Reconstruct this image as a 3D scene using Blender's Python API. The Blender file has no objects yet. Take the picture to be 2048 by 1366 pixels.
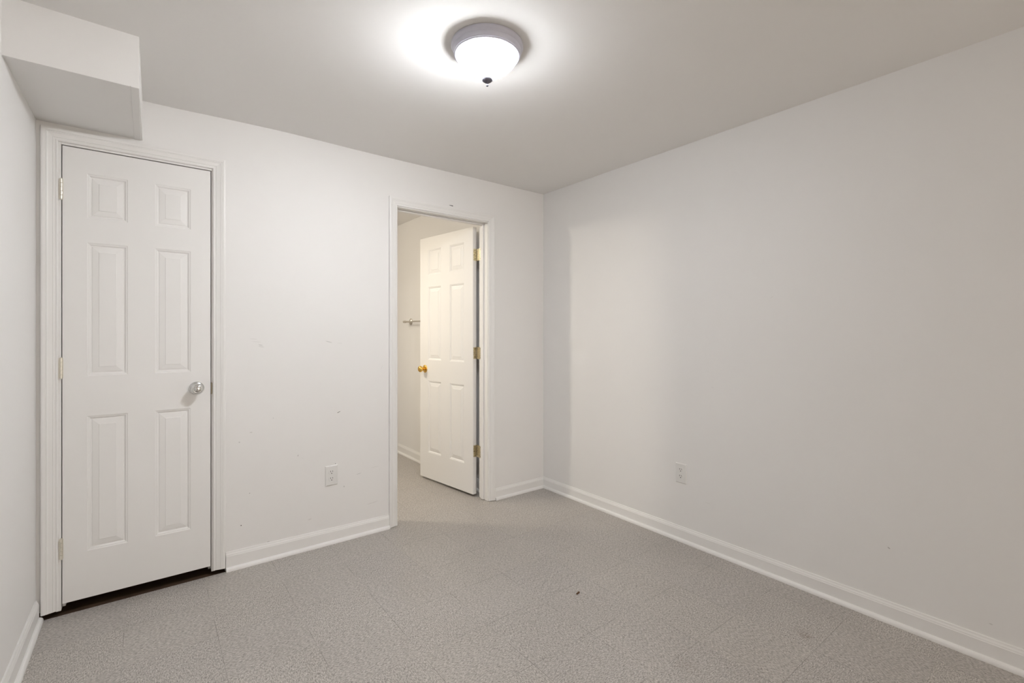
import bpy, bmesh, math, random
from mathutils import Vector, Matrix
R = math.radians
PI = math.pi
random.seed(7)
SC = bpy.context.scene
COL = SC.collection

# ------------------------------------------------------------------ camera, world, exposure
W, H_PX = 2048, 1366
F_PX, YAW, CY, CAM_Z = 945.09, R(37.6), 665.17, 1.2395
cam_d = bpy.data.cameras.new('camera')
cam_d.sensor_fit = 'HORIZONTAL'
cam_d.sensor_width = 36.0
cam_d.lens = 36.0 * F_PX / W
cam_d.shift_y = -(H_PX / 2 - CY) / W
cam_d.clip_start = 0.02
cam = bpy.data.objects.new('camera', cam_d)
COL.objects.link(cam)
cam.location = (0, 0, CAM_Z)
cam.rotation_euler = (R(90), 0, -YAW)
SC.camera = cam

SC.view_settings.view_transform = 'Standard'
SC.view_settings.look = 'None'
SC.view_settings.gamma = 1.0
SC.view_settings.use_curve_mapping = False
SC.view_settings.exposure = 0.12

wd = bpy.data.worlds.new('world')
SC.world = wd
wd.use_nodes = True
wd.node_tree.nodes['Background'].inputs[0].default_value = (0.5, 0.5, 0.5, 1)
wd.node_tree.nodes['Background'].inputs[1].default_value = 0.0

BULB_POWER = 900.0         # radiance of the lit bulb in the ceiling lamp
BOWL_POWER = 188.0           # radiance of the glowing glass bowl of the ceiling lamp
BATH_POWER = 45.0           # watts of the warm bathroom lamp
REAR_FILL_POWER = 48.0         # added fill light through a made-up window behind the camera


def lamp(name, kind, loc, power, colour, size=0.1, rot=(0, 0, 0), size_y=None):
    d = bpy.data.lights.new(name, kind)
    d.energy = power
    d.color = colour
    if kind == 'AREA':
        d.size = size
        if size_y:
            d.shape = 'RECTANGLE'
            d.size_y = size_y
    else:
        d.shadow_soft_size = size
    o = bpy.data.objects.new(name, d)
    COL.objects.link(o)
    o.location = loc
    o.rotation_euler = rot
    return o


vl = lamp('bathroom_vanity_light', 'SPOT', (0.60, 3.62, 2.05), BATH_POWER, (1.0, 0.91, 0.76), 0.06)      # shaded, throws downwards
vl.rotation_euler = Vector((0.90, -0.75, -1.75)).to_track_quat('-Z', 'Y').to_euler()
vl.data.spot_size = R(150)
vl.data.spot_blend = 1.0
lamp('bathroom_fill_light', 'POINT', (0.70, 4.30, 2.20), 7.0, (1.0, 0.90, 0.74), 0.12)  # added unseen fill, lifts the bathroom walls and floor
lamp('rear_fill_light', 'AREA', (1.90, -3.72, 1.25), REAR_FILL_POWER, (1.0, 0.885, 0.745), 1.1, (R(90), 0, 0), 1.7)  # added warm area fill outside the made-up window, evens the wall shading

# ------------------------------------------------------------------ dimensions (metres)
XL, X0, Y0, YF = -0.3816, 2.519, 2.8563, -3.6      # left wall, right wall, back wall, wall behind the camera
YB = 2.967                                         # bathroom face of the back wall
HC = 2.35
BXL, BX, BYF = 0.47, 2.06, 4.75                     # bathroom left, right, far
# door 1 (closed), door 2 (open) openings between the jambs
D1L, D1R, D1T = -0.3024, 0.2568, 2.068
D2L, D2R, D2T = 1.2700, 1.9735, 2.046
JT = 0.018


# ------------------------------------------------------------------ material helpers
def new_mat(name):
    m = bpy.data.materials.new(name)
    m.use_nodes = True
    nt = m.node_tree
    b = nt.nodes['Principled BSDF']
    return m, nt, b


def N(nt, t, **kw):
    n = nt.nodes.new(t)
    for k, v in kw.items():
        setattr(n, k, v)
    return n


def link(nt, a, b):
    nt.links.new(a, b)


def math_n(nt, op, a, b=None, clamp=False):
    n = N(nt, 'ShaderNodeMath', operation=op)
    n.use_clamp = clamp
    for i, v in enumerate((a, b)):
        if v is None:
            continue
        if isinstance(v, (int, float)):
            n.inputs[i].default_value = v
        else:
            link(nt, v, n.inputs[i])
    return n.outputs[0]


def mix_col(nt, fac, a, b, mode='MIX'):
    n = N(nt, 'ShaderNodeMix', data_type='RGBA', blend_type=mode)
    for s, v in ((n.inputs[0], fac), (n.inputs[6], a), (n.inputs[7], b)):
        if isinstance(v, (int, float)):
            s.default_value = v
        elif isinstance(v, tuple):
            s.default_value = v
        else:
            link(nt, v, s)
    return n.outputs[2]


def coords(nt):
    return N(nt, 'ShaderNodeTexCoord').outputs['Object']


def noise(nt, vec, scale, detail=2.0, rough=0.5):
    n = N(nt, 'ShaderNodeTexNoise')
    n.inputs['Scale'].default_value = scale
    n.inputs['Detail'].default_value = detail
    n.inputs['Roughness'].default_value = rough
    link(nt, vec, n.inputs['Vector'])
    return n.outputs['Fac']


def ramp(nt, fac, stops):
    n = N(nt, 'ShaderNodeValToRGB')
    e = n.color_ramp.elements
    while len(e) > len(stops):
        e.remove(e[-1])
    while len(e) < len(stops):
        e.new(0.5)
    for el, (p, c) in zip(e, stops):
        el.position = p
        el.color = c if len(c) == 4 else (*c, 1)
    link(nt, fac, n.inputs[0])
    return n.outputs[0]


def bump(nt, b, height, strength, dist=0.001):
    n = N(nt, 'ShaderNodeBump')
    n.inputs['Strength'].default_value = strength
    n.inputs['Distance'].default_value = dist
    link(nt, height, n.inputs['Height'])
    link(nt, n.outputs[0], b.inputs['Normal'])


def paint(name, col, rough, tex=0.12, marks=None, spec=0.35):
    """painted drywall or woodwork: faint roller stipple and blotches; marks = shaped scuffs on the wall."""
    m, nt, b = new_mat(name)
    v = coords(nt)
    big = noise(nt, v, 2.2, 3)
    c1 = tuple(x * 0.985 for x in col) + (1,)
    base = mix_col(nt, big, c1, tuple(min(1, x * 1.012) for x in col) + (1,))
    if marks:
        for (ax, cx, cz, ang, hl, hw, c, op) in marks:
            mp = N(nt, 'ShaderNodeMapping', vector_type='TEXTURE')
            if ax == 'x':       # wall in the xz plane
                mp.inputs['Location'].default_value = (cx, 0, cz)
                mp.inputs['Rotation'].default_value = (0, -ang, 0)
                mp.inputs['Scale'].default_value = (hl, 1e4, hw)
            else:               # wall in the yz plane
                mp.inputs['Location'].default_value = (0, cx, cz)
                mp.inputs['Rotation'].default_value = (ang, 0, 0)
                mp.inputs['Scale'].default_value = (1e4, hl, hw)
            link(nt, v, mp.inputs['Vector'])
            ln = N(nt, 'ShaderNodeVectorMath', operation='LENGTH')
            link(nt, mp.outputs[0], ln.inputs[0])
            f = math_n(nt, 'SUBTRACT', 1.0, ln.outputs['Value'], True)
            f = math_n(nt, 'MULTIPLY', f, 3.0, True)
            f = math_n(nt, 'MULTIPLY', f, op)
            base = mix_col(nt, f, base, (*c, 1))
    link(nt, base, b.inputs['Base Color'])
    b.inputs['Roughness'].default_value = rough
    b.inputs['Specular IOR Level'].default_value = spec
    bump(nt, b, noise(nt, v, 420, 2), tex, 0.0006)
    return m


def metal(name, col, rough, scale=None, tarnish=None):
    m, nt, b = new_mat(name)
    b.inputs['Metallic'].default_value = 1.0
    v = coords(nt)
    n_ = noise(nt, v, scale or 60, 3)
    if tarnish:
        f = ramp(nt, n_, [(0.42, (0, 0, 0)), (0.62, (1, 1, 1))])
        link(nt, mix_col(nt, f, (*col, 1), (*tarnish, 1)), b.inputs['Base Color'])
    else:
        link(nt, mix_col(nt, n_, (*[x * 0.93 for x in col], 1), (*col, 1)), b.inputs['Base Color'])
    b.inputs['Roughness'].default_value = rough
    return m


def plain(name, col, rough, spec=0.4, var=0.06, scale=40):
    m, nt, b = new_mat(name)
    n_ = noise(nt, coords(nt), scale, 3)
    link(nt, mix_col(nt, n_, (*[x * (1 - var) for x in col], 1), (*[min(1, x * (1 + var)) for x in col], 1)), b.inputs['Base Color'])
    b.inputs['Roughness'].default_value = rough
    b.inputs['Specular IOR Level'].default_value = spec
    return m


WALL_C = (0.865, 0.852, 0.838)
TRIM_C = (0.870, 0.858, 0.842)
GREY = (0.36, 0.35, 0.34)
DARK = (0.07, 0.065, 0.06)
back_marks = [
    ('x', 0.448, 1.205, R(-3), 0.020, 0.0012, GREY, 0.30), ('x', 0.462, 1.190, R(-6), 0.026, 0.0012, GREY, 0.25),
    ('x', 0.482, 1.172, R(-12), 0.013, 0.0025, GREY, 0.38), ('x', 0.487, 1.163, R(-10), 0.018, 0.0014, GREY, 0.42),
    ('x', 0.842, 1.185, R(-16), 0.022, 0.0022, GREY, 0.45), ('x', 0.905, 1.176, R(-4), 0.018, 0.0010, GREY, 0.25),
    ('x', 0.900, 0.767, R(18), 0.010, 0.0022, DARK, 0.75), ('x', 0.893, 0.764, R(-30), 0.004, 0.0020, DARK, 0.6),
    ('x', 0.672, 0.544, R(80), 0.006, 0.0022, GREY, 0.6), ('x', 0.696, 0.525, R(-40), 0.010, 0.0010, GREY, 0.2),
    ('x', 0.390, 0.2186, 0, 0.0032, 0.0032, DARK, 0.95), ('x', 0.430, 0.381, 0, 0.003, 0.003, GREY, 0.6),
    ('x', 0.382, 0.660, R(10), 0.004, 0.004, GREY, 0.4), ('x', 0.437, 0.705, R(4), 0.008, 0.003, GREY, 0.3),
    ('x', 0.545, 0.770, 0, 0.003, 0.003, GREY, 0.35), ('x', 1.020, 0.378, R(8), 0.018, 0.0014, GREY, 0.50),
    ('x', 1.120, 0.402, R(3), 0.030, 0.0010, GREY, 0.32), ('x', 1.105, 0.182, R(6), 0.042, 0.0012, GREY, 0.40),
    ('x', 0.8790, 0.4640, 0, 0.0026, 0.0026, DARK, 0.85), ('x', 0.930, 0.318, 0, 0.004, 0.005, GREY, 0.45),
    ('x', 0.735, 0.168, R(5), 0.012, 0.003, GREY, 0.25), ('x', 0.520, 0.098, R(5), 0.008, 0.003, GREY, 0.35),
    ('x', 1.6655, 2.1215, R(-2), 0.016, 0.0030, DARK, 0.9), ('x', 1.676, 2.1205, R(4), 0.008, 0.0045, DARK, 0.8),
    ('x', 1.165, 1.02, R(70), 0.020, 0.0012, GREY, 0.2), ('x', 2.465, 1.77, R(10), 0.004, 0.003, GREY, 0.3),
]
right_marks = [
    ('y', 0.62, 0.315, R(35), 0.006, 0.003, GREY, 0.6), ('y', 1.42, 0.93, R(20), 0.010, 0.0015, GREY, 0.2),
    ('y', 1.10, 1.42, R(-35), 0.012, 0.0015, GREY, 0.16), ('y', 0.31, 0.140, R(5), 0.006, 0.0025, GREY, 0.35),
    ('y', 1.90, 0.75, R(60), 0.010, 0.0015, GREY, 0.15), ('y', 1.45, 0.27, R(5), 0.02, 0.0015, GREY, 0.15),
]
M_wall_b = paint('wall_paint_scuffed', WALL_C, 0.55, marks=back_marks)
M_wall_r = paint('wall_paint_side', WALL_C, 0.55, marks=right_marks)
M_wall = paint('wall_paint', WALL_C, 0.55)
M_ceil = paint('ceiling_paint', (0.885, 0.868, 0.850), 0.9, tex=0.2, spec=0.15)
M_soffit = paint('soffit_paint', (0.860, 0.846, 0.830), 0.7, tex=0.25)
M_trim = paint('trim_paint', TRIM_C, 0.38, tex=0.05)
M_door = paint('door_paint', TRIM_C, 0.42, tex=0.08)
M_brass = metal('polished_brass', (0.86, 0.55, 0.14), 0.16)
M_hinge = metal('worn_brass', (0.86, 0.80, 0.62), 0.34, 220, (0.50, 0.42, 0.26))
M_nickelhinge = metal('champagne_metal', (0.86, 0.83, 0.74), 0.36, 120)
M_chrome = metal('satin_chrome', (0.70, 0.70, 0.695), 0.20)
M_pewter = plain('grey_lilac_enamel', (0.58, 0.575, 0.66), 0.35, 0.5, 0.02)
M_finial = plain('dark_pewter', (0.16, 0.155, 0.185), 0.75, 0.08)
M_nickel = metal('brushed_nickel', (0.62, 0.58, 0.52), 0.28)
M_plate = plain('white_plastic', (0.80, 0.79, 0.77), 0.3, 0.5, 0.01)
M_slot = plain('slot_black', (0.02, 0.018, 0.016), 0.7)
M_screw = metal('screw_metal', (0.25, 0.22, 0.17), 0.4)
M_socket = plain('ceramic_socket', (0.55, 0.55, 0.55), 0.5)
M_crumb = plain('brown_splinter', (0.10, 0.045, 0.018), 0.8)
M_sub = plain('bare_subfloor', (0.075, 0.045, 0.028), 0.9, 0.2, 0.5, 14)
M_brownedge = plain('brown_door_edge', (0.17, 0.115, 0.08), 0.9, 0.1, 0.3, 30)
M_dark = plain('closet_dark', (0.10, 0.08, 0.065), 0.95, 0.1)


def floor_mat():
    """grey speckled vinyl composition tile, streaks turned by a quarter on every other tile."""
    m, nt, b = new_mat('grey_vinyl_tile')
    v = coords(nt)
    sep = N(nt, 'ShaderNodeSeparateXYZ')
    link(nt, v, sep.inputs[0])
    T = 0.3048
    tx = math_n(nt, 'DIVIDE', math_n(nt, 'SUBTRACT', sep.outputs[0], -0.079 - 40 * T), T)
    ty = math_n(nt, 'DIVIDE', math_n(nt, 'SUBTRACT', sep.outputs[1], 1.0447 - 40 * T), T)
    ix, iy = math_n(nt, 'FLOOR', tx), math_n(nt, 'FLOOR', ty)
    chk = math_n(nt, 'MODULO', math_n(nt, 'ADD', ix, iy), 2.0)
    chk = math_n(nt, 'GREATER_THAN', chk, 0.5)

    def streak(scale_long, scale_short, seed):
        outs = []
        for sw in (0, 1):
            mp = N(nt, 'ShaderNodeMapping')
            s = (scale_long, scale_short) if sw == 0 else (scale_short, scale_long)
            mp.inputs['Scale'].default_value = (s[0], s[1], 1)
            mp.inputs['Location'].default_value = (seed * 3.1, seed * 1.7, seed)
            mp.inputs['Rotation'].default_value = (0, 0, R(18 if sw == 0 else -14))
            link(nt, v, mp.inputs['Vector'])
            outs.append(noise(nt, mp.outputs[0], 1.0, 1.5, 0.5))
        n = N(nt, 'ShaderNodeMix', data_type='FLOAT')
        link(nt, chk, n.inputs[0])
        link(nt, outs[0], n.inputs[2])
        link(nt, outs[1], n.inputs[3])
        return n.outputs[0]

    body = streak(95, 240, 1)
    base = ramp(nt, body, [(0.40, (0.335, 0.309, 0.282)), (0.50, (0.430, 0.400, 0.369)), (0.60, (0.520, 0.487, 0.453))])
    lightf = ramp(nt, streak(90, 300, 4), [(0.615, (0, 0, 0)), (0.665, (1, 1, 1))])
    base = mix_col(nt, math_n(nt, 'MULTIPLY', lightf, 0.75), base, (0.74, 0.70, 0.66, 1))
    darkf = ramp(nt, streak(85, 280, 9), [(0.615, (0, 0, 0)), (0.665, (1, 1, 1))])
    base = mix_col(nt, math_n(nt, 'MULTIPLY', darkf, 0.78), base, (0.140, 0.122, 0.106, 1))
    # every tile a slightly different grey
    cmb = N(nt, 'ShaderNodeCombineXYZ')
    link(nt, ix, cmb.inputs[0])
    link(nt, iy, cmb.inputs[1])
    wn = N(nt, 'ShaderNodeTexWhiteNoise', noise_dimensions='2D')
    link(nt, cmb.outputs[0], wn.inputs['Vector'])
    tone = ramp(nt, wn.outputs['Value'], [(0, (0.98, 0.98, 0.986)), (1, (1.02, 1.018, 1.01))])
    base = mix_col(nt, 1.0, base, tone, 'MULTIPLY')
    # worn, dulled patches
    worn = ramp(nt, noise(nt, v, 1.6, 4, 0.6), [(0.35, (0.95, 0.945, 0.94)), (0.65, (1.03, 1.03, 1.03))])
    base = mix_col(nt, 1.0, base, worn, 'MULTIPLY')
    # hairline seams
    fx, fy = math_n(nt, 'FRACT', tx), math_n(nt, 'FRACT', ty)
    ex = math_n(nt, 'MINIMUM', fx, math_n(nt, 'SUBTRACT', 1.0, fx))
    ey = math_n(nt, 'MINIMUM', fy, math_n(nt, 'SUBTRACT', 1.0, fy))
    seam = math_n(nt, 'LESS_THAN', math_n(nt, 'MINIMUM', ex, ey), 0.0028)
    brk = ramp(nt, noise(nt, v, 5.0, 3), [(0.40, (0, 0, 0)), (0.58, (1, 1, 1))])
    base = mix_col(nt, math_n(nt, 'MULTIPLY', math_n(nt, 'MULTIPLY', seam, brk), 0.75), base, (0.14, 0.12, 0.105, 1))
    # rusty stains
    for (cx, cy, r_, op) in ((2.129, 0.797, 0.030, 0.75), (2.145, 0.812, 0.05, 0.25), (1.589, 1.000, 0.055, 0.35), (1.66, 1.47, 0.12, 0.10),
                             (1.95, 1.36, 0.14, 0.14)):
        dv = N(nt, 'ShaderNodeVectorMath', operation='DISTANCE')
        link(nt, v, dv.inputs[0])
        dv.inputs[1].default_value = (cx, cy, 0)
        f = math_n(nt, 'SUBTRACT', 1.0, math_n(nt, 'DIVIDE', dv.outputs['Value'], r_), True)
        br = ramp(nt, noise(nt, v, 140 if r_ < 0.08 else 30, 3), [(0.42, (0, 0, 0)), (0.60, (1, 1, 1))])
        f = math_n(nt, 'MULTIPLY', math_n(nt, 'MULTIPLY', f, br), op)
        base = mix_col(nt, f, base, (0.16, 0.095, 0.055, 1) if r_ < 0.08 else (0.22, 0.19, 0.165, 1))
    link(nt, base, b.inputs['Base Color'])
    b.inputs['Roughness'].default_value = 0.33
    b.inputs['Specular IOR Level'].default_value = 0.5
    bump(nt, b, body, 0.08, 0.0006)
    return m


M_floor = floor_mat()


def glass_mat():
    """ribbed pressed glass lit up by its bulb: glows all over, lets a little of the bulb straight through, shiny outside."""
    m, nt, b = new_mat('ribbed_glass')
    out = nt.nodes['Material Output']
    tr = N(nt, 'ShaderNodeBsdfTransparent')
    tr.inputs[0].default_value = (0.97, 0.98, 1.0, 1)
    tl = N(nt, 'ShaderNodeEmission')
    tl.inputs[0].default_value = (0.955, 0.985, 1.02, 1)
    # emission painted as if the bulb shone through: cosine over distance squared
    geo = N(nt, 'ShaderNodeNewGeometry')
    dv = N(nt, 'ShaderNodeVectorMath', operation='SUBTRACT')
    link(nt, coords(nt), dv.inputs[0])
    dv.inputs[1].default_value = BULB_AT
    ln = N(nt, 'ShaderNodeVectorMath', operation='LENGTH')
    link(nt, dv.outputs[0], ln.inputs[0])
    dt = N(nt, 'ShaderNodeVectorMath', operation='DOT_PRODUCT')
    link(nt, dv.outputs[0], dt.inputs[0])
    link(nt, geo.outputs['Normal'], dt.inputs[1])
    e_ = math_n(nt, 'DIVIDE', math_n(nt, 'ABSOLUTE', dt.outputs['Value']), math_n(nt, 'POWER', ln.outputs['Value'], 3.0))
    # ... plus an even emission standing in for reflections inside the lamp
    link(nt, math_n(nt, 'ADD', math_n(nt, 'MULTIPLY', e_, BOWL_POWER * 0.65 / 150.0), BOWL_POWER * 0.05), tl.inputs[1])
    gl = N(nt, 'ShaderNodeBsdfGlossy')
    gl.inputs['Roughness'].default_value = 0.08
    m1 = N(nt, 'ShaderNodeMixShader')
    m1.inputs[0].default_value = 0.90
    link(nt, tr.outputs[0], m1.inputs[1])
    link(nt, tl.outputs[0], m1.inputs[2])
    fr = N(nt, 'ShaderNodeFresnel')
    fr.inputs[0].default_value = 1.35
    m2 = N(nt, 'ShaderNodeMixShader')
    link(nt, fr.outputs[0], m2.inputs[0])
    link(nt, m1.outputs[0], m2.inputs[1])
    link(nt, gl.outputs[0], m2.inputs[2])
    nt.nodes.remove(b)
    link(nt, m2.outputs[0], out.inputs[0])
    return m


def emit_mat(name, col, strength):
    m, nt, b = new_mat(name)
    nt.nodes.remove(b)
    e = N(nt, 'ShaderNodeEmission')
    e.inputs[0].default_value = (*col, 1)
    e.inputs[1].default_value = strength
    link(nt, e.outputs[0], nt.nodes['Material Output'].inputs[0])
    return m


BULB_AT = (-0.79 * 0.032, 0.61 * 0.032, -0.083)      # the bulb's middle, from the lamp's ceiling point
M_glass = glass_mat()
M_bulb = emit_mat('lit_bulb', (0.975, 0.98, 0.99), BULB_POWER)


# ------------------------------------------------------------------ geometry helpers
def add_box(bm, x0, x1, y0, y1, z0, z1):
    vs = [bm.verts.new(p) for p in ((x0, y0, z0), (x1, y0, z0), (x1, y1, z0), (x0, y1, z0),
                                    (x0, y0, z1), (x1, y0, z1), (x1, y1, z1), (x0, y1, z1))]
    for f in ((0, 3, 2, 1), (4, 5, 6, 7), (0, 1, 5, 4), (1, 2, 6, 5), (2, 3, 7, 6), (3, 0, 4, 7)):
        bm.faces.new([vs[i] for i in f])


def add_bevel_box(bm, x0, x1, y0, y1, z0, z1, r, seg=2):
    t = bmesh.new()
    add_box(t, x0, x1, y0, y1, z0, z1)
    bmesh.ops.bevel(t, geom=list(t.edges), offset=r, segments=seg, affect='EDGES', profile=0.5)
    me = bpy.data.meshes.new('tmp')
    t.to_mesh(me)
    t.free()
    bm.from_mesh(me)
    bpy.data.meshes.remove(me)


def add_lathe(bm, prof, centre, axis='z', seg=48, rib=None):
    """revolve (radius, along) pairs about an axis through centre; rib(k, i) scales the radius."""
    c = Vector(centre)
    rings = []
    for i, (r, h) in enumerate(prof):
        ring = []
        for k in range(seg):
            a = 2 * PI * k / seg
            rr = r * (rib(k, i) if rib else 1)
            u, w = rr * math.cos(a), rr * math.sin(a)
            if axis == 'z':
                p = (u, w, h)
            elif axis == 'y':
                p = (u, h, w)
            else:
                p = (h, u, w)
            ring.append(bm.verts.new(c + Vector(p)))
        rings.append(ring)
    for a, b in zip(rings, rings[1:]):
        for k in range(seg):
            bm.faces.new((a[k], a[(k + 1) % seg], b[(k + 1) % seg], b[k]))
    for ring in (rings[0], rings[-1]):
        if (ring[0].co - ring[seg // 2].co).length > 1e-4:
            bm.faces.new(ring)
        else:
            bmesh.ops.pointmerge(bm, verts=ring, merge_co=sum((v.co for v in ring), Vector()) / seg)


def add_prism(bm, prof, a, b, sec):
    """profile points (u, t) swept from station a to station b; sec(station, u, t) gives the point."""
    r0 = [bm.verts.new(sec(a, u, t)) for u, t in prof]
    r1 = [bm.verts.new(sec(b, u, t)) for u, t in prof]
    n = len(prof)
    for i in range(n):
        bm.faces.new((r0[i], r0[(i + 1) % n], r1[(i + 1) % n], r1[i]))
    bm.faces.new(r0)
    bm.faces.new(r1)


def obj(name, bm, mat, parent=None, world=True, smooth=None):
    bmesh.ops.recalc_face_normals(bm, faces=bm.faces)
    me = bpy.data.meshes.new(name)
    if parent is not None and world:
        mw = Matrix.Identity(4)
        p = parent
        while p is not None:
            mw = (Matrix.LocRotScale(p.location, p.rotation_euler, p.scale)) @ mw
            p = p.parent
        bmesh.ops.transform(bm, matrix=mw.inverted(), verts=bm.verts)
    bm.to_mesh(me)
    bm.free()
    me.materials.append(mat)
    if smooth is not None:
        me.shade_smooth()
        me.set_sharp_from_angle(angle=R(smooth))
    o = bpy.data.objects.new(name, me)
    COL.objects.link(o)
    if parent is not None:
        o.parent = parent
    return o


def empty(name, loc, rz=0.0):
    o = bpy.data.objects.new(name, None)
    o.empty_display_size = 0.05
    COL.objects.link(o)
    o.location = loc
    o.rotation_euler = (0, 0, rz)
    return o


def tag(o, label, cat, kind=None, group=None):
    o['label'] = label
    o['category'] = cat
    if kind:
        o['kind'] = kind
    if group:
        o['group'] = group
    return o


def shell(name, boxes, mat, label, cat):
    bm = bmesh.new()
    for bx in boxes:
        add_box(bm, *bx)
    return tag(obj(name, bm, mat), label, cat, 'structure')


# ------------------------------------------------------------------ room shell
FY = Y0 - 0.012         # the tile stops here in front of the closet door
bm = bmesh.new()
add_box(bm, XL - 0.12, X0 + 0.12, YF - 0.12, FY, -0.10, 0.0)
add_box(bm, 0.318, X0 + 0.12, FY, BYF + 0.12, -0.10, 0.0)
tag(obj('floor', bm, M_floor), 'grey speckled vinyl tile floor running on through the open doorway', 'floor', 'structure')
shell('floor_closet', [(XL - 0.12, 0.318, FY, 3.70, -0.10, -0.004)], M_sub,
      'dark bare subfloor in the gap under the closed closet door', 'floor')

# ceiling: plaster with a slight waviness
bm = bmesh.new()
nx, ny = 48, 60
xa, xb, ya, yb = XL - 0.12, X0 + 0.12, YF - 0.12, BYF + 0.12
g = []
for j in range(ny + 1):
    row = []
    for i in range(nx + 1):
        x, y = xa + (xb - xa) * i / nx, ya + (yb - ya) * j / ny
        dz = (-0.007 * math.exp(-((x + 0.02) / 0.28) ** 2) + 0.006 * math.exp(-((x - 0.62) / 0.32) ** 2)) * math.exp(-((y - Y0) / 0.9) ** 2)
        row.append(bm.verts.new((x, y, HC + dz)))
    g.append(row)
for j in range(ny):
    for i in range(nx):
        bm.faces.new((g[j][i], g[j + 1][i], g[j + 1][i + 1], g[j][i + 1]))
top = bmesh.ops.extrude_face_region(bm, geom=list(bm.faces))
bmesh.ops.translate(bm, verts=[v for v in top['geom'] if isinstance(v, bmesh.types.BMVert)], vec=(0, 0, 0.12))
tag(obj('ceiling', bm, M_ceil, smooth=30), 'flat off-white painted ceiling around the round lamp', 'ceiling', 'structure')

HW = HC + 0.03
shell('wall_back', [
    (XL, D1L - JT, Y0, YB, 0.03, HW), (D1L - JT, D1R + JT, Y0, YB, D1T + JT, HW), (D1R + JT, 0.3185, Y0, YB, 0.03, HW),
    (0.3185, D2L - JT, Y0, YB, 0, HW), (D2L - JT, D2R + JT, Y0, YB, D2T + JT, HW),
    (D2R + JT, X0, Y0, YB, 0, HW)], M_wall_b, 'scuffed white wall with the closed closet door and the open doorway', 'wall')
shell('wall_right', [(X0, X0 + 0.12, YF - 0.12, YB, 0, HW)], M_wall_r, 'long plain white wall with one outlet low down', 'wall')
shell('wall_left', [(XL - 0.12, XL, YF - 0.12, 3.70, 0, HW)], M_wall, 'white wall strip beside the closet door under the boxed soffit', 'wall')
WX0, WX1, WZ0, WZ1 = 1.35, 2.45, 0.40, 2.10
shell('wall_front', [(XL, WX0, YF - 0.12, YF, 0, HW), (WX1, X0, YF - 0.12, YF, 0, HW),
                     (WX0, WX1, YF - 0.12, YF, 0, WZ0), (WX0, WX1, YF - 0.12, YF, WZ1, HW)], M_wall,
      'white wall behind the camera, opened for the added fill window', 'wall')
# bathroom and closet behind the back wall
shell('wall_bathroom_right', [(BX, BX + 0.12, YB, BYF, 0, HW)], M_wall, 'cream lit bathroom wall carrying the towel bar', 'wall')
shell('wall_bathroom_far', [(BXL - 0.08, BX + 0.12, BYF, BYF + 0.12, 0, HW)], M_wall, 'far end wall of the bathroom beyond the doorway', 'wall')
shell('wall_bathroom_left', [(BXL - 0.08, BXL, YB, BYF, 0, HW)], M_wall, 'wall between the closet and the bathroom', 'wall')
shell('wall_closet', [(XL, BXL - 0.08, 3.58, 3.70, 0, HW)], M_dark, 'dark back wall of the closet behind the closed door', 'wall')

# soffit (boxed duct) over the closet door
SY, SX, SZ = 2.2517, -0.0265, 2.1545
sof = empty('soffit', (XL, SY, SZ))
tag(sof, 'white boxed soffit below the ceiling over the closet door', 'soffit', 'structure')
bm = bmesh.new()
v = [(XL, SY), (SX, SY), (SX + 0.005, Y0), (XL, Y0)]
lo = [bm.verts.new((x, y, SZ)) for x, y in v]
hi = [bm.verts.new((x, y, HW)) for x, y in v]
bm.faces.new(lo)
bm.faces.new(hi)
for i in range(4):
    bm.faces.new((lo[i], lo[(i + 1) % 4], hi[(i + 1) % 4], hi[i]))
obj('box', bm, M_soffit, sof)
bm = bmesh.new()                                           # raised corner tape along the lower edges
add_bevel_box(bm, XL, SX - 0.0265, SY + 0.0004, SY + 0.020, SZ - 0.0026, SZ + 0.001, 0.0008, 1)
add_bevel_box(bm, SX - 0.0255, SX - 0.0002, SY + 0.0004, Y0 - 0.0005, SZ - 0.0026, SZ + 0.001, 0.0008, 1)
obj('corner_bead', bm, M_soffit, sof)

# ------------------------------------------------------------------ casings, jambs, stops
CAS = [(0.0, 0.0), (0.0, 0.0085), (0.0025, 0.0105), (0.006, 0.0105), (0.0075, 0.0085), (0.014, 0.0095), (0.016, 0.0115),
       (0.0175, 0.0105), (0.030, 0.0135), (0.036, 0.0165), (0.038, 0.0150), (0.0395, 0.0168), (0.048, 0.0178), (0.0535, 0.0165), (0.055, 0.012), (0.055, 0.0)]


def casing_set(root, xl, xr, zt, y, sgn, z0l, z0r, prof=CAS):
    """three mitred legs; sgn = +1 stands out towards -y."""
    def st(c, dx, dz):
        return lambda u, t: (c[0] + dx * u, y - sgn * t, c[1] + dz * u)
    bl, tl, tr, br = st((xl, z0l), -1, 0), st((xl, zt), -1, 1), st((xr, zt), 1, 1), st((xr, z0r), 1, 0)
    for nm, a, b in (('side_casing', bl, tl), ('head_casing', tl, tr), ('side_casing', tr, br)):
        bm = bmesh.new()
        add_prism(bm, prof, a, b, lambda s, u, t: s(u, t))
        obj(nm, bm, M_trim, root)


def jamb_set(root, xl, xr, zt, y0, y1, stop0, stop1, z0):
    for nm, bx in (('side_jamb', (xl - JT, xl, y0, y1, z0, zt + JT)), ('side_jamb', (xr, xr + JT, y0, y1, z0, zt + JT)),
                   ('head_jamb', (xl, xr, y0, y1, zt, zt + JT))):
        bm = bmesh.new()
        add_bevel_box(bm, *bx, 0.0012, 1)
        obj(nm, bm, M_trim, root)
    for bx in ((xl, xl + 0.011, stop0, stop1, z0, zt - 0.011), (xr - 0.011, xr, stop0, stop1, z0, zt - 0.011),
               (xl, xr, stop0, stop1, zt - 0.011, zt)):
        bm = bmesh.new()
        add_bevel_box(bm, *bx, 0.003, 2)
        obj('door_stop', bm, M_trim, root)


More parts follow.
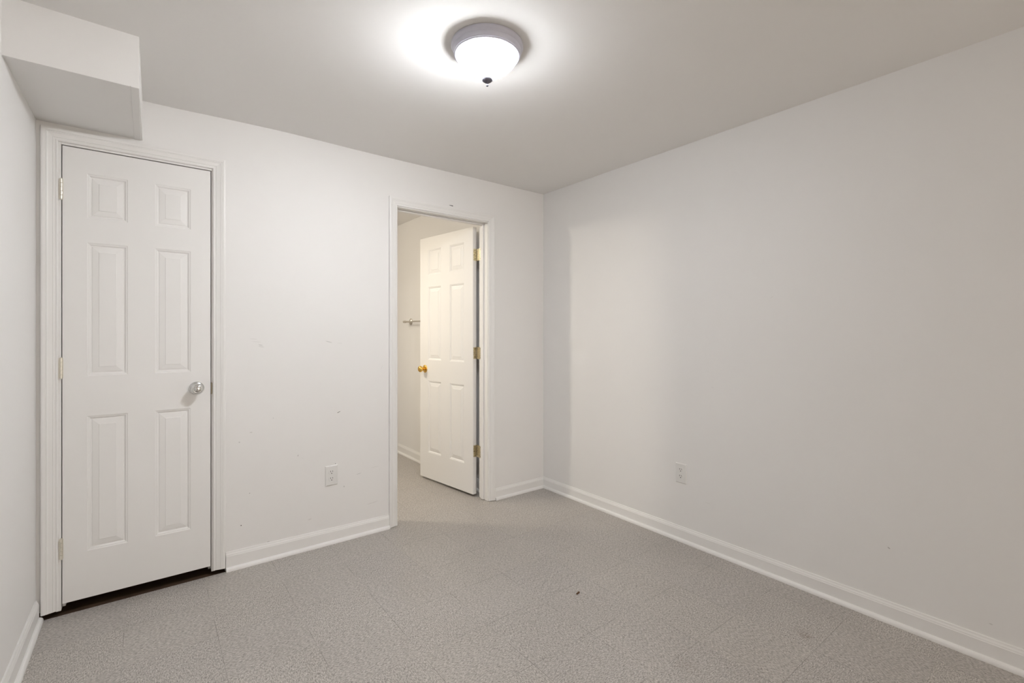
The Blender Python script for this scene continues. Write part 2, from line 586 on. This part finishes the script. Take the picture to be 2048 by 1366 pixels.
trim1 = empty('trim_1', (D1L, Y0, 0))
tag(trim1, 'white moulded casing and jamb around the closed closet door', 'door frame', 'structure')
casing_set(trim1, D1L - 0.0095, D1R + 0.006, D1T + 0.0095, Y0, 1, 0.022, 0.021)
jamb_set(trim1, D1L, D1R, D1T, Y0 - 0.0006, YB, Y0 + 0.037, Y0 + 0.075, 0.016)
bm = bmesh.new()                                            # strike plate lip on the right jamb
add_bevel_box(bm, D1R - 0.0022, D1R + 0.0035, Y0 - 0.0035, Y0 + 0.020, 0.925, 0.983, 0.0008, 1)
o = obj('strike_plate', bm, M_screw, trim1)
o['label'] = 'dark metal strike plate'

trim2 = empty('trim_2', (D2L, Y0, 0))
tag(trim2, 'white moulded casing and jamb around the open doorway', 'door frame', 'structure')
casing_set(trim2, D2L - 0.004, D2R + 0.005, D2T + 0.006, Y0, 1, 0.003, 0.003)
casing_set(trim2, D2L - 0.010, D2R + 0.012, D2T + 0.010, YB, -1, 0.003, 0.003)
jamb_set(trim2, D2L, D2R, D2T, Y0 - 0.0006, YB + 0.0006, 2.9025, 2.9350, 0.002)


# ------------------------------------------------------------------ six-panel doors
def slab_bm(w, h, t, cols, rows, z0=0.0):
    bm = bmesh.new()
    xs = sorted([0, w] + [x for c in cols for x in c])
    zs = sorted([0, h] + [z for r in rows for z in r])
    rings = [(0.0, 0.0), (0.003, 0.0022), (0.0075, 0.0030), (0.0125, 0.0082), (0.0165, 0.0082), (0.0180, 0.0066), (0.0400, 0.0026), (0.0412, 0.0010)]
    for side in (0, 1):
        Y = (lambda d: d) if side == 0 else (lambda d: t - d)
        grid = {(i, j): bm.verts.new((x, Y(0), z + z0)) for i, x in enumerate(xs) for j, z in enumerate(zs)}
        for i in range(len(xs) - 1):
            for j in range(len(zs) - 1):
                xa, xb, za, zb = xs[i], xs[i + 1], zs[j], zs[j + 1]
                quad = [grid[i, j], grid[i + 1, j], grid[i + 1, j + 1], grid[i, j + 1]]
                if (xa, xb) in cols and (za, zb) in rows:
                    prev = quad
                    for ins, d in rings[1:]:
                        cur = [bm.verts.new((x, Y(d), z + z0)) for x, z in
                               ((xa + ins, za + ins), (xb - ins, za + ins), (xb - ins, zb - ins), (xa + ins, zb - ins))]
                        for k in range(4):
                            bm.faces.new((prev[k], prev[(k + 1) % 4], cur[(k + 1) % 4], cur[k]))
                        prev = cur
                    bm.faces.new(prev)
                else:
                    bm.faces.new(quad)
    # edges
    for (x0_, x1_, za, zb) in ((0, 0, 0, h), (w, w, 0, h)):
        a = [bm.verts.new(p) for p in ((x0_, 0, za + z0), (x0_, t, za + z0), (x0_, t, zb + z0), (x0_, 0, zb + z0))]
        bm.faces.new(a)
    for zz in (0, h):
        a = [bm.verts.new(p) for p in ((0, 0, zz + z0), (w, 0, zz + z0), (w, t, zz + z0), (0, t, zz + z0))]
        bm.faces.new(a)
    bmesh.ops.remove_doubles(bm, verts=bm.verts, dist=1e-5)
    return bm


def leaf_bm(u0, u1, z0, z1, place, t0, t1, r=0.007, seg=5):
    """hinge leaf: rounded corners at the u1 end; place(u, t, z) puts a point."""
    sg = 1 if u1 > u0 else -1
    pts = [(u0, z0)]
    for cz_, a0 in ((z0 + r, -90), (z1 - r, 0)):
        for k in range(seg + 1):
            a = R(a0 + 90 * k / seg)
            pts.append((u1 - sg * r + sg * r * math.cos(a), cz_ + r * math.sin(a)))
    pts.append((u0, z1))
    bm = bmesh.new()
    lo = [bm.verts.new(place(u, t0, z)) for u, z in pts]
    hi = [bm.verts.new(place(u, t1, z)) for u, z in pts]
    n = len(pts)
    for k in range(n):
        bm.faces.new((lo[k], lo[(k + 1) % n], hi[(k + 1) % n], hi[k]))
    bm.faces.new(lo)
    bm.faces.new(hi)
    return bm


def hinge_barrel(bm, x, y, z0, z1, r):
    n = 5
    for k in range(n):
        a, b = z0 + (z1 - z0) * k / n, z0 + (z1 - z0) * (k + 1) / n
        add_lathe(bm, [(r * 0.85, a + 0.0003), (r, a + 0.001), (r, b - 0.001), (r * 0.85, b - 0.0003)], (x, y, 0), 'z', 16)
    for zc, s in ((z1, 1), (z0, -1)):
        add_lathe(bm, [(r * 0.8, zc), (r * 0.85, zc + s * 0.0015), (r * 0.4, zc + s * 0.003), (0.0, zc + s * 0.0034)], (x, y, 0), 'z', 16)


# ---- door 1, closed
S1X0, S1X1, S1Z0, S1Z1 = -0.2992, 0.2533, 0.045, 2.0640
door1 = empty('door_1', (S1X0, Y0, 0))
tag(door1, 'closed narrow white six-panel closet door with a silver knob', 'door', 'structure')
bm = slab_bm(S1X1 - S1X0, S1Z1 - S1Z0, 0.035,
             [(0.0812, 0.2240), (0.3258, 0.4684)],
             [(0.2105, 0.8175), (0.9985, 1.6005), (1.7095, 1.9110)], S1Z0)
slab1 = obj('slab', bm, M_door, door1, world=False)
slab1.data.materials.append(M_brownedge)
for p in slab1.data.polygons:                                # the cut edges of the slab are dark brown
    if abs(p.normal.y) < 0.05 and (p.center.x < 0.0005 or p.center.x > S1X1 - S1X0 - 0.0005 or p.center.z > S1Z1 - 0.0005 or p.center.z < S1Z0 + 0.0005):
        p.material_index = 1
for zc in (1.8706, 1.083, 0.2888):
    bm = bmesh.new()
    add_box(bm, D1L - 0.0085, D1L + 0.001, Y0 - 0.0018, Y0 - 0.0002, zc - 0.045, zc + 0.045)
    add_box(bm, D1L + 0.0032, D1L + 0.0062, Y0 - 0.0010, Y0 + 0.020, zc - 0.044, zc + 0.044)
    h = obj('hinge', bm, M_nickelhinge, door1)
    h['label'] = 'pale worn metal hinge'
    bm = bmesh.new()
    hinge_barrel(bm, D1L + 0.0002, Y0 - 0.0058, zc - 0.045, zc + 0.045, 0.0052)
    obj('hinge_barrel', bm, M_nickelhinge, h, smooth=40)
KX, KZ = 0.1935, 0.9595
bm = bmesh.new()
add_lathe(bm, [(0.0, -0.066), (0.0125, -0.0655), (0.0150, -0.0640), (0.0175, -0.0650), (0.0185, -0.0652), (0.0205, -0.0640), (0.0245, -0.0590),
               (0.0268, -0.0530), (0.0272, -0.0470), (0.0258, -0.0400), (0.0215, -0.0330), (0.0150, -0.0275), (0.0115, -0.0230), (0.0112, -0.0100)],
          (KX, Y0, KZ), 'y', 48)
kn = obj('knob', bm, M_chrome, door1, smooth=50)
kn['label'] = 'satin silver round knob'
bm = bmesh.new()
add_lathe(bm, [(0.0112, -0.0110), (0.018, -0.0100), (0.028, -0.0060), (0.0325, -0.0030), (0.033, 0.0005)], (KX, Y0, KZ), 'y', 48)
obj('rosette', bm, M_chrome, kn, smooth=50)
bm = bmesh.new()                                              # small emergency-release slot in the knob face
add_lathe(bm, [(0.0, -0.0664), (0.0018, -0.0663), (0.0019, -0.0650)], (KX, Y0, KZ), 'y', 16)
obj('release_hole', bm, M_slot, kn)

# ---- door 2, swung into the bathroom
HPX, HPY = 1.9790, 2.9960
ANG2 = math.atan2(0.991, -0.133)
door2 = empty('door_2', (HPX, HPY, 0), ANG2)
tag(door2, 'open white six-panel bathroom door with a brass knob', 'door', 'structure')
Z2 = 0.020
bm = slab_bm(0.690, 2.016, 0.035, [(0.103, 0.2835), (0.396, 0.576)],
             [(0.217, 0.817), (0.992, 1.601), (1.701, 1.913)], 0)
s2 = obj('slab', bm, M_door, door2, world=False)
s2.location = (0.008, 0.006, Z2)
for zc in (1.8275, 1.0850, 0.3440):
    # leaf let into the edge of the slab (local frame)
    bm = leaf_bm(0.004, 0.036, zc - 0.0445, zc + 0.0445, lambda u, t, z: (t, u, z), 0.0068, 0.0084)
    h = obj('hinge', bm, M_hinge, door2, world=False)
    h['label'] = 'worn brass hinge'
    bm = leaf_bm(HPY - 0.004, HPY - 0.058, zc - 0.0445, zc + 0.0445, lambda u, t, z: (t, u, z), D2R - 0.0016, D2R + 0.0004)
    obj('hinge_leaf', bm, M_hinge, h)
    bm = bmesh.new()
    hinge_barrel(bm, 0.0, 0.0, zc - 0.0445, zc + 0.0445, 0.0058)
    obj('hinge_barrel', bm, M_hinge, h, world=False, smooth=40)
    for dy_, dz_ in ((0.022, 0.033), (0.028, 0.0), (0.022, -0.033)):
        bm = bmesh.new()
        add_lathe(bm, [(0.0036, 0.0064), (0.0030, 0.0058), (0.0, 0.0056)], (0, dy_, zc + dz_), 'x', 12)
        obj('screw', bm, M_screw, h, world=False)
        bm = bmesh.new()
        add_lathe(bm, [(0.0036, D2R - 0.0018), (0.0030, D2R - 0.0024), (0.0, D2R - 0.0026)], (0, HPY - dy_ - 0.023, zc + dz_), 'x', 12)
        obj('screw', bm, M_screw, h)
for side in (1, -1):
    yb_ = 0.041 if side > 0 else 0.006
    bm = bmesh.new()
    P = [(0.0118, 0.008), (0.0105, 0.020), (0.0125, 0.027), (0.0215, 0.034), (0.0262, 0.043), (0.0262, 0.050), (0.0225, 0.058), (0.014, 0.0625), (0.0, 0.064)]
    add_lathe(bm, [(r, yb_ + side * hh) for r, hh in P], (0.628, 0, 0.934), 'y', 32)
    kn = obj('knob', bm, M_brass, door2, world=False, smooth=50)
    kn['label'] = 'polished brass round knob'
    bm = bmesh.new()
    add_lathe(bm, [(r, yb_ + side * hh) for r, hh in ((0.033, -0.0005), (0.0325, 0.003), (0.028, 0.006), (0.018, 0.009), (0.0118, 0.0095))], (0.628, 0, 0.934), 'y', 32)
    obj('rosette', bm, M_brass, kn, world=False, smooth=50)

# ------------------------------------------------------------------ baseboards
BASE = [(0.0, 0.0), (0.0, 1.0), (0.0045, 1.0), (0.0060, 0.965), (0.0062, 0.93), (0.0098, 0.855), (0.0105, 0.80), (0.0120, 0.775), (0.0120, 0.0)]
SHOE = [(0.012, 0.0), (0.012, 0.0195), (0.0165, 0.0188), (0.0210, 0.0160), (0.0243, 0.0115), (0.0258, 0.0060), (0.0260, 0.0)]


def baseboard(name, a, b, nrm, ha, hb, label, splits=(), gap=0.0006, mitre=(0, 0)):
    """a, b: ends on the wall line; nrm: into the room; mitre shortens an end by the thickness (inside corner)."""
    a, b, nrm = Vector((*a, 0)), Vector((*b, 0)), Vector((*nrm, 0))
    d = (b - a).normalized()
    L = (b - a).length
    root = empty(name, a)
    tag(root, label, 'baseboard', 'structure')

    def sec(s, t, z):
        pos, m, hh = s
        return a + d * (pos + m * t) + nrm * t + Vector((0, 0, z * hh))
    bm = bmesh.new()
    add_prism(bm, BASE, (0, mitre[0], ha), (L, -mitre[1], hb), lambda s, u, t: sec(s, u, t))
    obj('board', bm, M_trim, root)
    cuts = [0] + list(splits) + [L]
    for i in range(len(cuts) - 1):
        bm = bmesh.new()
        s0 = (cuts[i] + (gap if i else 0), mitre[0] if i == 0 else 0, 1.0)
        s1 = (cuts[i + 1] - (gap if i < len(cuts) - 2 else 0), -mitre[1] if i == len(cuts) - 2 else 0, 1.0)
        add_prism(bm, SHOE, s0, s1, lambda s, u, t: sec(s, u, t))
        obj('shoe_moulding', bm, M_trim, root)
    return root


baseboard('baseboard_back', (0.3200, Y0), (1.2105, Y0), (0, -1), 0.097, 0.0845, 'white moulded baseboard between the two doors', mitre=(0, 0))
baseboard('baseboard_back', (2.0345, Y0), (X0, Y0), (0, -1), 0.083, 0.082, 'short white baseboard between the open doorway and the corner', mitre=(0, 1))
baseboard('baseboard_right', (X0, Y0), (X0, YF), (-1, 0), 0.083, 0.099, 'long white baseboard along the plain wall with the outlet',
          splits=(Y0 - 1.895,), mitre=(1, 0))
baseboard('baseboard_left', (XL, YF), (XL, Y0 - 0.0185), (1, 0), 0.095, 0.095, 'short white baseboard meeting the closet door casing')
baseboard('baseboard_bathroom', (BX, BYF), (BX, YB), (-1, 0), 0.090, 0.090, 'cream lit baseboard seen through the open doorway')

# ------------------------------------------------------------------ ceiling lamp
LX, LY = 1.041, 1.509
lampo = empty('ceiling_light', (LX, LY, HC))
tag(lampo, 'round flush ceiling light with grey rim, ribbed glass bowl and finial', 'ceiling light')
bm = bmesh.new()
add_lathe(bm, [(0.060, 0.001), (0.134, 0.001), (0.139, -0.002), (0.1395, -0.008), (0.137, -0.013), (0.1325, -0.018), (0.1310, -0.0195), (0.1305, -0.024),
               (0.1280, -0.032), (0.1270, -0.034), (0.1285, -0.0355), (0.1285, -0.0385), (0.1262, -0.0400), (0.1240, -0.0405), (0.1240, -0.0425), (0.1215, -0.0435), (0.1185, -0.043),
               (0.1170, -0.038), (0.112, -0.010), (0.060, -0.006)], (LX, LY, HC), 'z', 96)
p_ = obj('rim', bm, M_pewter, lampo, smooth=35)
p_['label'] = 'grey lilac stepped metal rim'
NS = 288
bm = bmesh.new()
gp = []
KEY = [(0.0415, 0.1165), (0.050, 0.1150), (0.062, 0.1085), (0.075, 0.0970), (0.088, 0.0815), (0.100, 0.0640), (0.110, 0.0455), (0.118, 0.0275), (0.1235, 0.0120), (0.125, 0.0060)]
for i in range(25):
    s = i / 24 * (len(KEY) - 1)
    k = min(int(s), len(KEY) - 2)
    s -= k
    k0, k3 = max(k - 1, 0), min(k + 2, len(KEY) - 1)
    gp.append(tuple(0.5 * (2 * p1 + (p2 - p0) * s + (2 * p0 - 5 * p1 + 4 * p2 - p3) * s * s + (3 * p1 - p0 - 3 * p2 + p3) * s ** 3)
                    for p0, p1, p2, p3 in zip(KEY[k0], KEY[k], KEY[k + 1], KEY[k3])))
gp = [(r, -z) for z, r in gp]


def rib(k, i):
    return 1.0 + 0.008 * math.cos((k / NS) * 2 * PI * 72 + i * 0.10) * min(1.0, (24 - i) / 6)


rings = []
for i, (r, z) in enumerate(gp):
    rings.append([bm.verts.new((LX + r * rib(k, i) * math.cos(2 * PI * k / NS), LY + r * rib(k, i) * math.sin(2 * PI * k / NS), HC + z)) for k in range(NS)])
for a, b in zip(rings, rings[1:]):
    for k in range(NS):
        bm.faces.new((a[k], a[(k + 1) % NS], b[(k + 1) % NS], b[k]))
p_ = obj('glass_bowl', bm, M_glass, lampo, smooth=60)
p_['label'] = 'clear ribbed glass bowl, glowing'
bm = bmesh.new()
add_lathe(bm, [(0.0, -0.1240), (0.0105, -0.1250), (0.0200, -0.1290), (0.0212, -0.1310), (0.0200, -0.1340), (0.0130, -0.1395), (0.0065, -0.1435), (0.0035, -0.1460),
               (0.0032, -0.1485), (0.0048, -0.1505), (0.0054, -0.1530), (0.0046, -0.1555), (0.0025, -0.1573), (0.0, -0.1577)], (LX, LY, HC), 'z', 32)
p_ = obj('finial', bm, M_finial, lampo, smooth=50)
p_['label'] = 'dark pewter finial'
bm = bmesh.new()
add_lathe(bm, [(0.0, -0.006), (0.003, -0.006), (0.003, -0.125), (0.0, -0.125)], (LX, LY, HC), 'z', 12)
obj('rod', bm, M_nickel, lampo, smooth=40)
# lit bulb lying on its side next to the rod, in its socket
bd = Vector((0.61, 0.79, 0.0)).normalized()
bmx = Matrix.Translation((LX + BULB_AT[0], LY + BULB_AT[1], HC + BULB_AT[2])) @ bd.to_track_quat('-X', 'Z').to_matrix().to_4x4() @ Matrix.Scale(0.8, 4)
bm = bmesh.new()
add_lathe(bm, [(0.0, -0.043), (0.012, -0.0415), (0.021, -0.036), (0.0265, -0.027), (0.0275, -0.018), (0.025, -0.007), (0.0195, 0.004), (0.0145, 0.011), (0.013, 0.016), (0.0, 0.0161)],
          (0, 0, 0), 'x', 32)
bmesh.ops.transform(bm, matrix=bmx, verts=bm.verts)
obj('bulb', bm, M_bulb, lampo, smooth=60)
bm = bmesh.new()
add_lathe(bm, [(0.0, 0.0165), (0.0160, 0.0165), (0.0168, 0.019), (0.0168, 0.032), (0.015, 0.034), (0.0, 0.034)], (0, 0, 0), 'x', 24)
bmesh.ops.transform(bm, matrix=bmx, verts=bm.verts)
obj('socket', bm, M_socket, lampo, smooth=40)


# ------------------------------------------------------------------ duplex outlets
def outlet(centre, rz, label):
    """built facing -y in the local frame, at the wall plane y = 0"""
    root = empty('wall_outlet', centre, rz)
    tag(root, label, 'outlet', group='white duplex wall outlets')
    bm = bmesh.new()
    w, h, t = 0.0365, 0.0590, 0.0058
    lo = [bm.verts.new((x, 0.0002, z)) for x, z in ((-w, -h), (w, -h), (w, h), (-w, h))]
    mid = [bm.verts.new((x, -0.0018, z)) for x, z in ((-w, -h), (w, -h), (w, h), (-w, h))]
    hi = [bm.verts.new((x, -t, z)) for x, z in ((-w + 0.005, -h + 0.005), (w - 0.005, -h + 0.005), (w - 0.005, h - 0.005), (-w + 0.005, h - 0.005))]
    for a, b in ((lo, mid), (mid, hi)):
        for k in range(4):
            bm.faces.new((a[k], a[(k + 1) % 4], b[(k + 1) % 4], b[k]))
    bm.faces.new(hi)
    bm.faces.new(lo)
    obj('cover_plate', bm, M_plate, root, world=False)
    for zc in (0.0195, -0.0195):
        bm = bmesh.new()
        n = 28
        f0, f1 = [], []
        for k in range(n):
            a = 2 * PI * k / n
            x, z = 0.0172 * math.cos(a), 0.0172 * math.sin(a)
            z = max(-0.0140, min(0.0140, z))
            f0.append(bm.verts.new((x, -t + 0.0004, zc + z)))
            f1.append(bm.verts.new((x * 0.97, -t - 0.0013, zc + z * 0.97)))
        for k in range(n):
            bm.faces.new((f0[k], f0[(k + 1) % n], f1[(k + 1) % n], f1[k]))
        bm.faces.new(f1)
        bm.faces.new(f0)
        rc = obj('receptacle', bm, M_plate, root, world=False)
        bm = bmesh.new()
        add_box(bm, -0.0072, -0.0048, -t - 0.0016, -t - 0.0006, zc + 0.0008, zc + 0.0095)
        add_box(bm, 0.0048, 0.0070, -t - 0.0016, -t - 0.0006, zc + 0.0014, zc + 0.0090)
        add_lathe(bm, [(0.0, -t - 0.0016), (0.0027, -t - 0.0016), (0.0027, -t - 0.0006), (0.0, -t - 0.0006)], (0, 0, zc - 0.0065), 'y', 16)
        s_ = obj('slots', bm, M_slot, rc, world=False)
        s_['label'] = 'black plug slots'
    bm = bmesh.new()
    add_lathe(bm, [(0.0030, -t + 0.0002), (0.0028, -t - 0.0008), (0.0, -t - 0.0011)], (0, 0, 0), 'y', 16)
    obj('screw', bm, M_plate, root, world=False)


outlet((0.8557, Y0, 0.3985), 0, 'white outlet between the closet door and the open doorway')
outlet((X0, 1.6166, 0.4020), R(-90), 'white outlet alone on the long plain wall above its baseboard')

# ------------------------------------------------------------------ towel bar on the bathroom wall
tb = empty('towel_bar', (BX, 4.313, 1.345))
tag(tb, 'brushed nickel towel bar partly hidden behind the open bathroom door', 'towel bar')
for yy in (4.313, 3.703):
    bm = bmesh.new()
    add_lathe(bm, [(0.0, -0.0170), (0.014, -0.0165), (0.018, -0.0130), (0.0225, -0.0105), (0.024, -0.0085), (0.0315, -0.0060), (0.0335, -0.0030), (0.0335, 0.0004)],
              (BX, yy, 1.345), 'x', 32)
    ro = obj('wall_rose', bm, M_nickel, tb, smooth=50)
    bm = bmesh.new()
    add_lathe(bm, [(0.009, -0.0150), (0.0085, -0.050), (0.0115, -0.054), (0.0130, -0.062), (0.0115, -0.070), (0.0, -0.0725)], (BX, yy, 1.345), 'x', 24)
    obj('post', bm, M_nickel, ro, smooth=50)
bm = bmesh.new()
add_lathe(bm, [(0.0, 4.350), (0.0075, 4.349), (0.0105, 4.345), (0.0100, 4.340), (0.0070, 4.336), (0.0070, 3.680), (0.0100, 3.676), (0.0105, 3.671), (0.0075, 3.667), (0.0, 3.666)],
          (BX - 0.062, 0, 1.345), 'y', 24)
obj('bar', bm, M_nickel, tb, smooth=50)

# ------------------------------------------------------------------ small litter on the floor
bm = bmesh.new()
add_bevel_box(bm, -0.0115, 0.0115, -0.0040, 0.0040, 0.0, 0.0050, 0.0014, 1)
for v_ in bm.verts:
    v_.co.x += random.uniform(-0.001, 0.001)
    v_.co.y += 0.10 * v_.co.x
o = obj('wood_splinter', bm, M_crumb)
o.location = (1.6181, 1.5873, 0)
o.rotation_euler = (0, 0, R(10))
tag(o, 'tiny brown splinter lying on the speckled grey floor', 'splinter')

# ------------------------------------------------------------------ added unseen window for the fill light behind the camera
win = empty('fill_window', (1.90, YF, WZ0))
tag(win, 'added unseen window with a white frame, letting in the fill light behind the camera', 'window', 'structure')
bm = bmesh.new()
for bx in ((WX0, WX0 + 0.05, WZ0, WZ1), (WX1 - 0.05, WX1, WZ0, WZ1), (WX0, WX1, WZ0, WZ0 + 0.05), (WX0, WX1, WZ1 - 0.05, WZ1), (WX0, WX1, 1.48, 1.52)):
    add_box(bm, bx[0], bx[1], YF - 0.08, YF - 0.03, bx[2], bx[3])
obj('frame', bm, M_trim, win)


def pane_mat():
    m, nt, b = new_mat('fill_window_glass')
    tr = N(nt, 'ShaderNodeBsdfTransparent')
    gl = N(nt, 'ShaderNodeBsdfGlossy')
    gl.inputs['Roughness'].default_value = 0.02
    mx = N(nt, 'ShaderNodeMixShader')
    mx.inputs[0].default_value = 0.05
    link(nt, tr.outputs[0], mx.inputs[1])
    link(nt, gl.outputs[0], mx.inputs[2])
    nt.nodes.remove(b)
    link(nt, mx.outputs[0], nt.nodes['Material Output'].inputs[0])
    return m


bm = bmesh.new()
add_box(bm, WX0 + 0.045, WX1 - 0.045, YF - 0.058, YF - 0.054, WZ0 + 0.045, WZ1 - 0.045)
obj('pane', bm, pane_mat(), win)
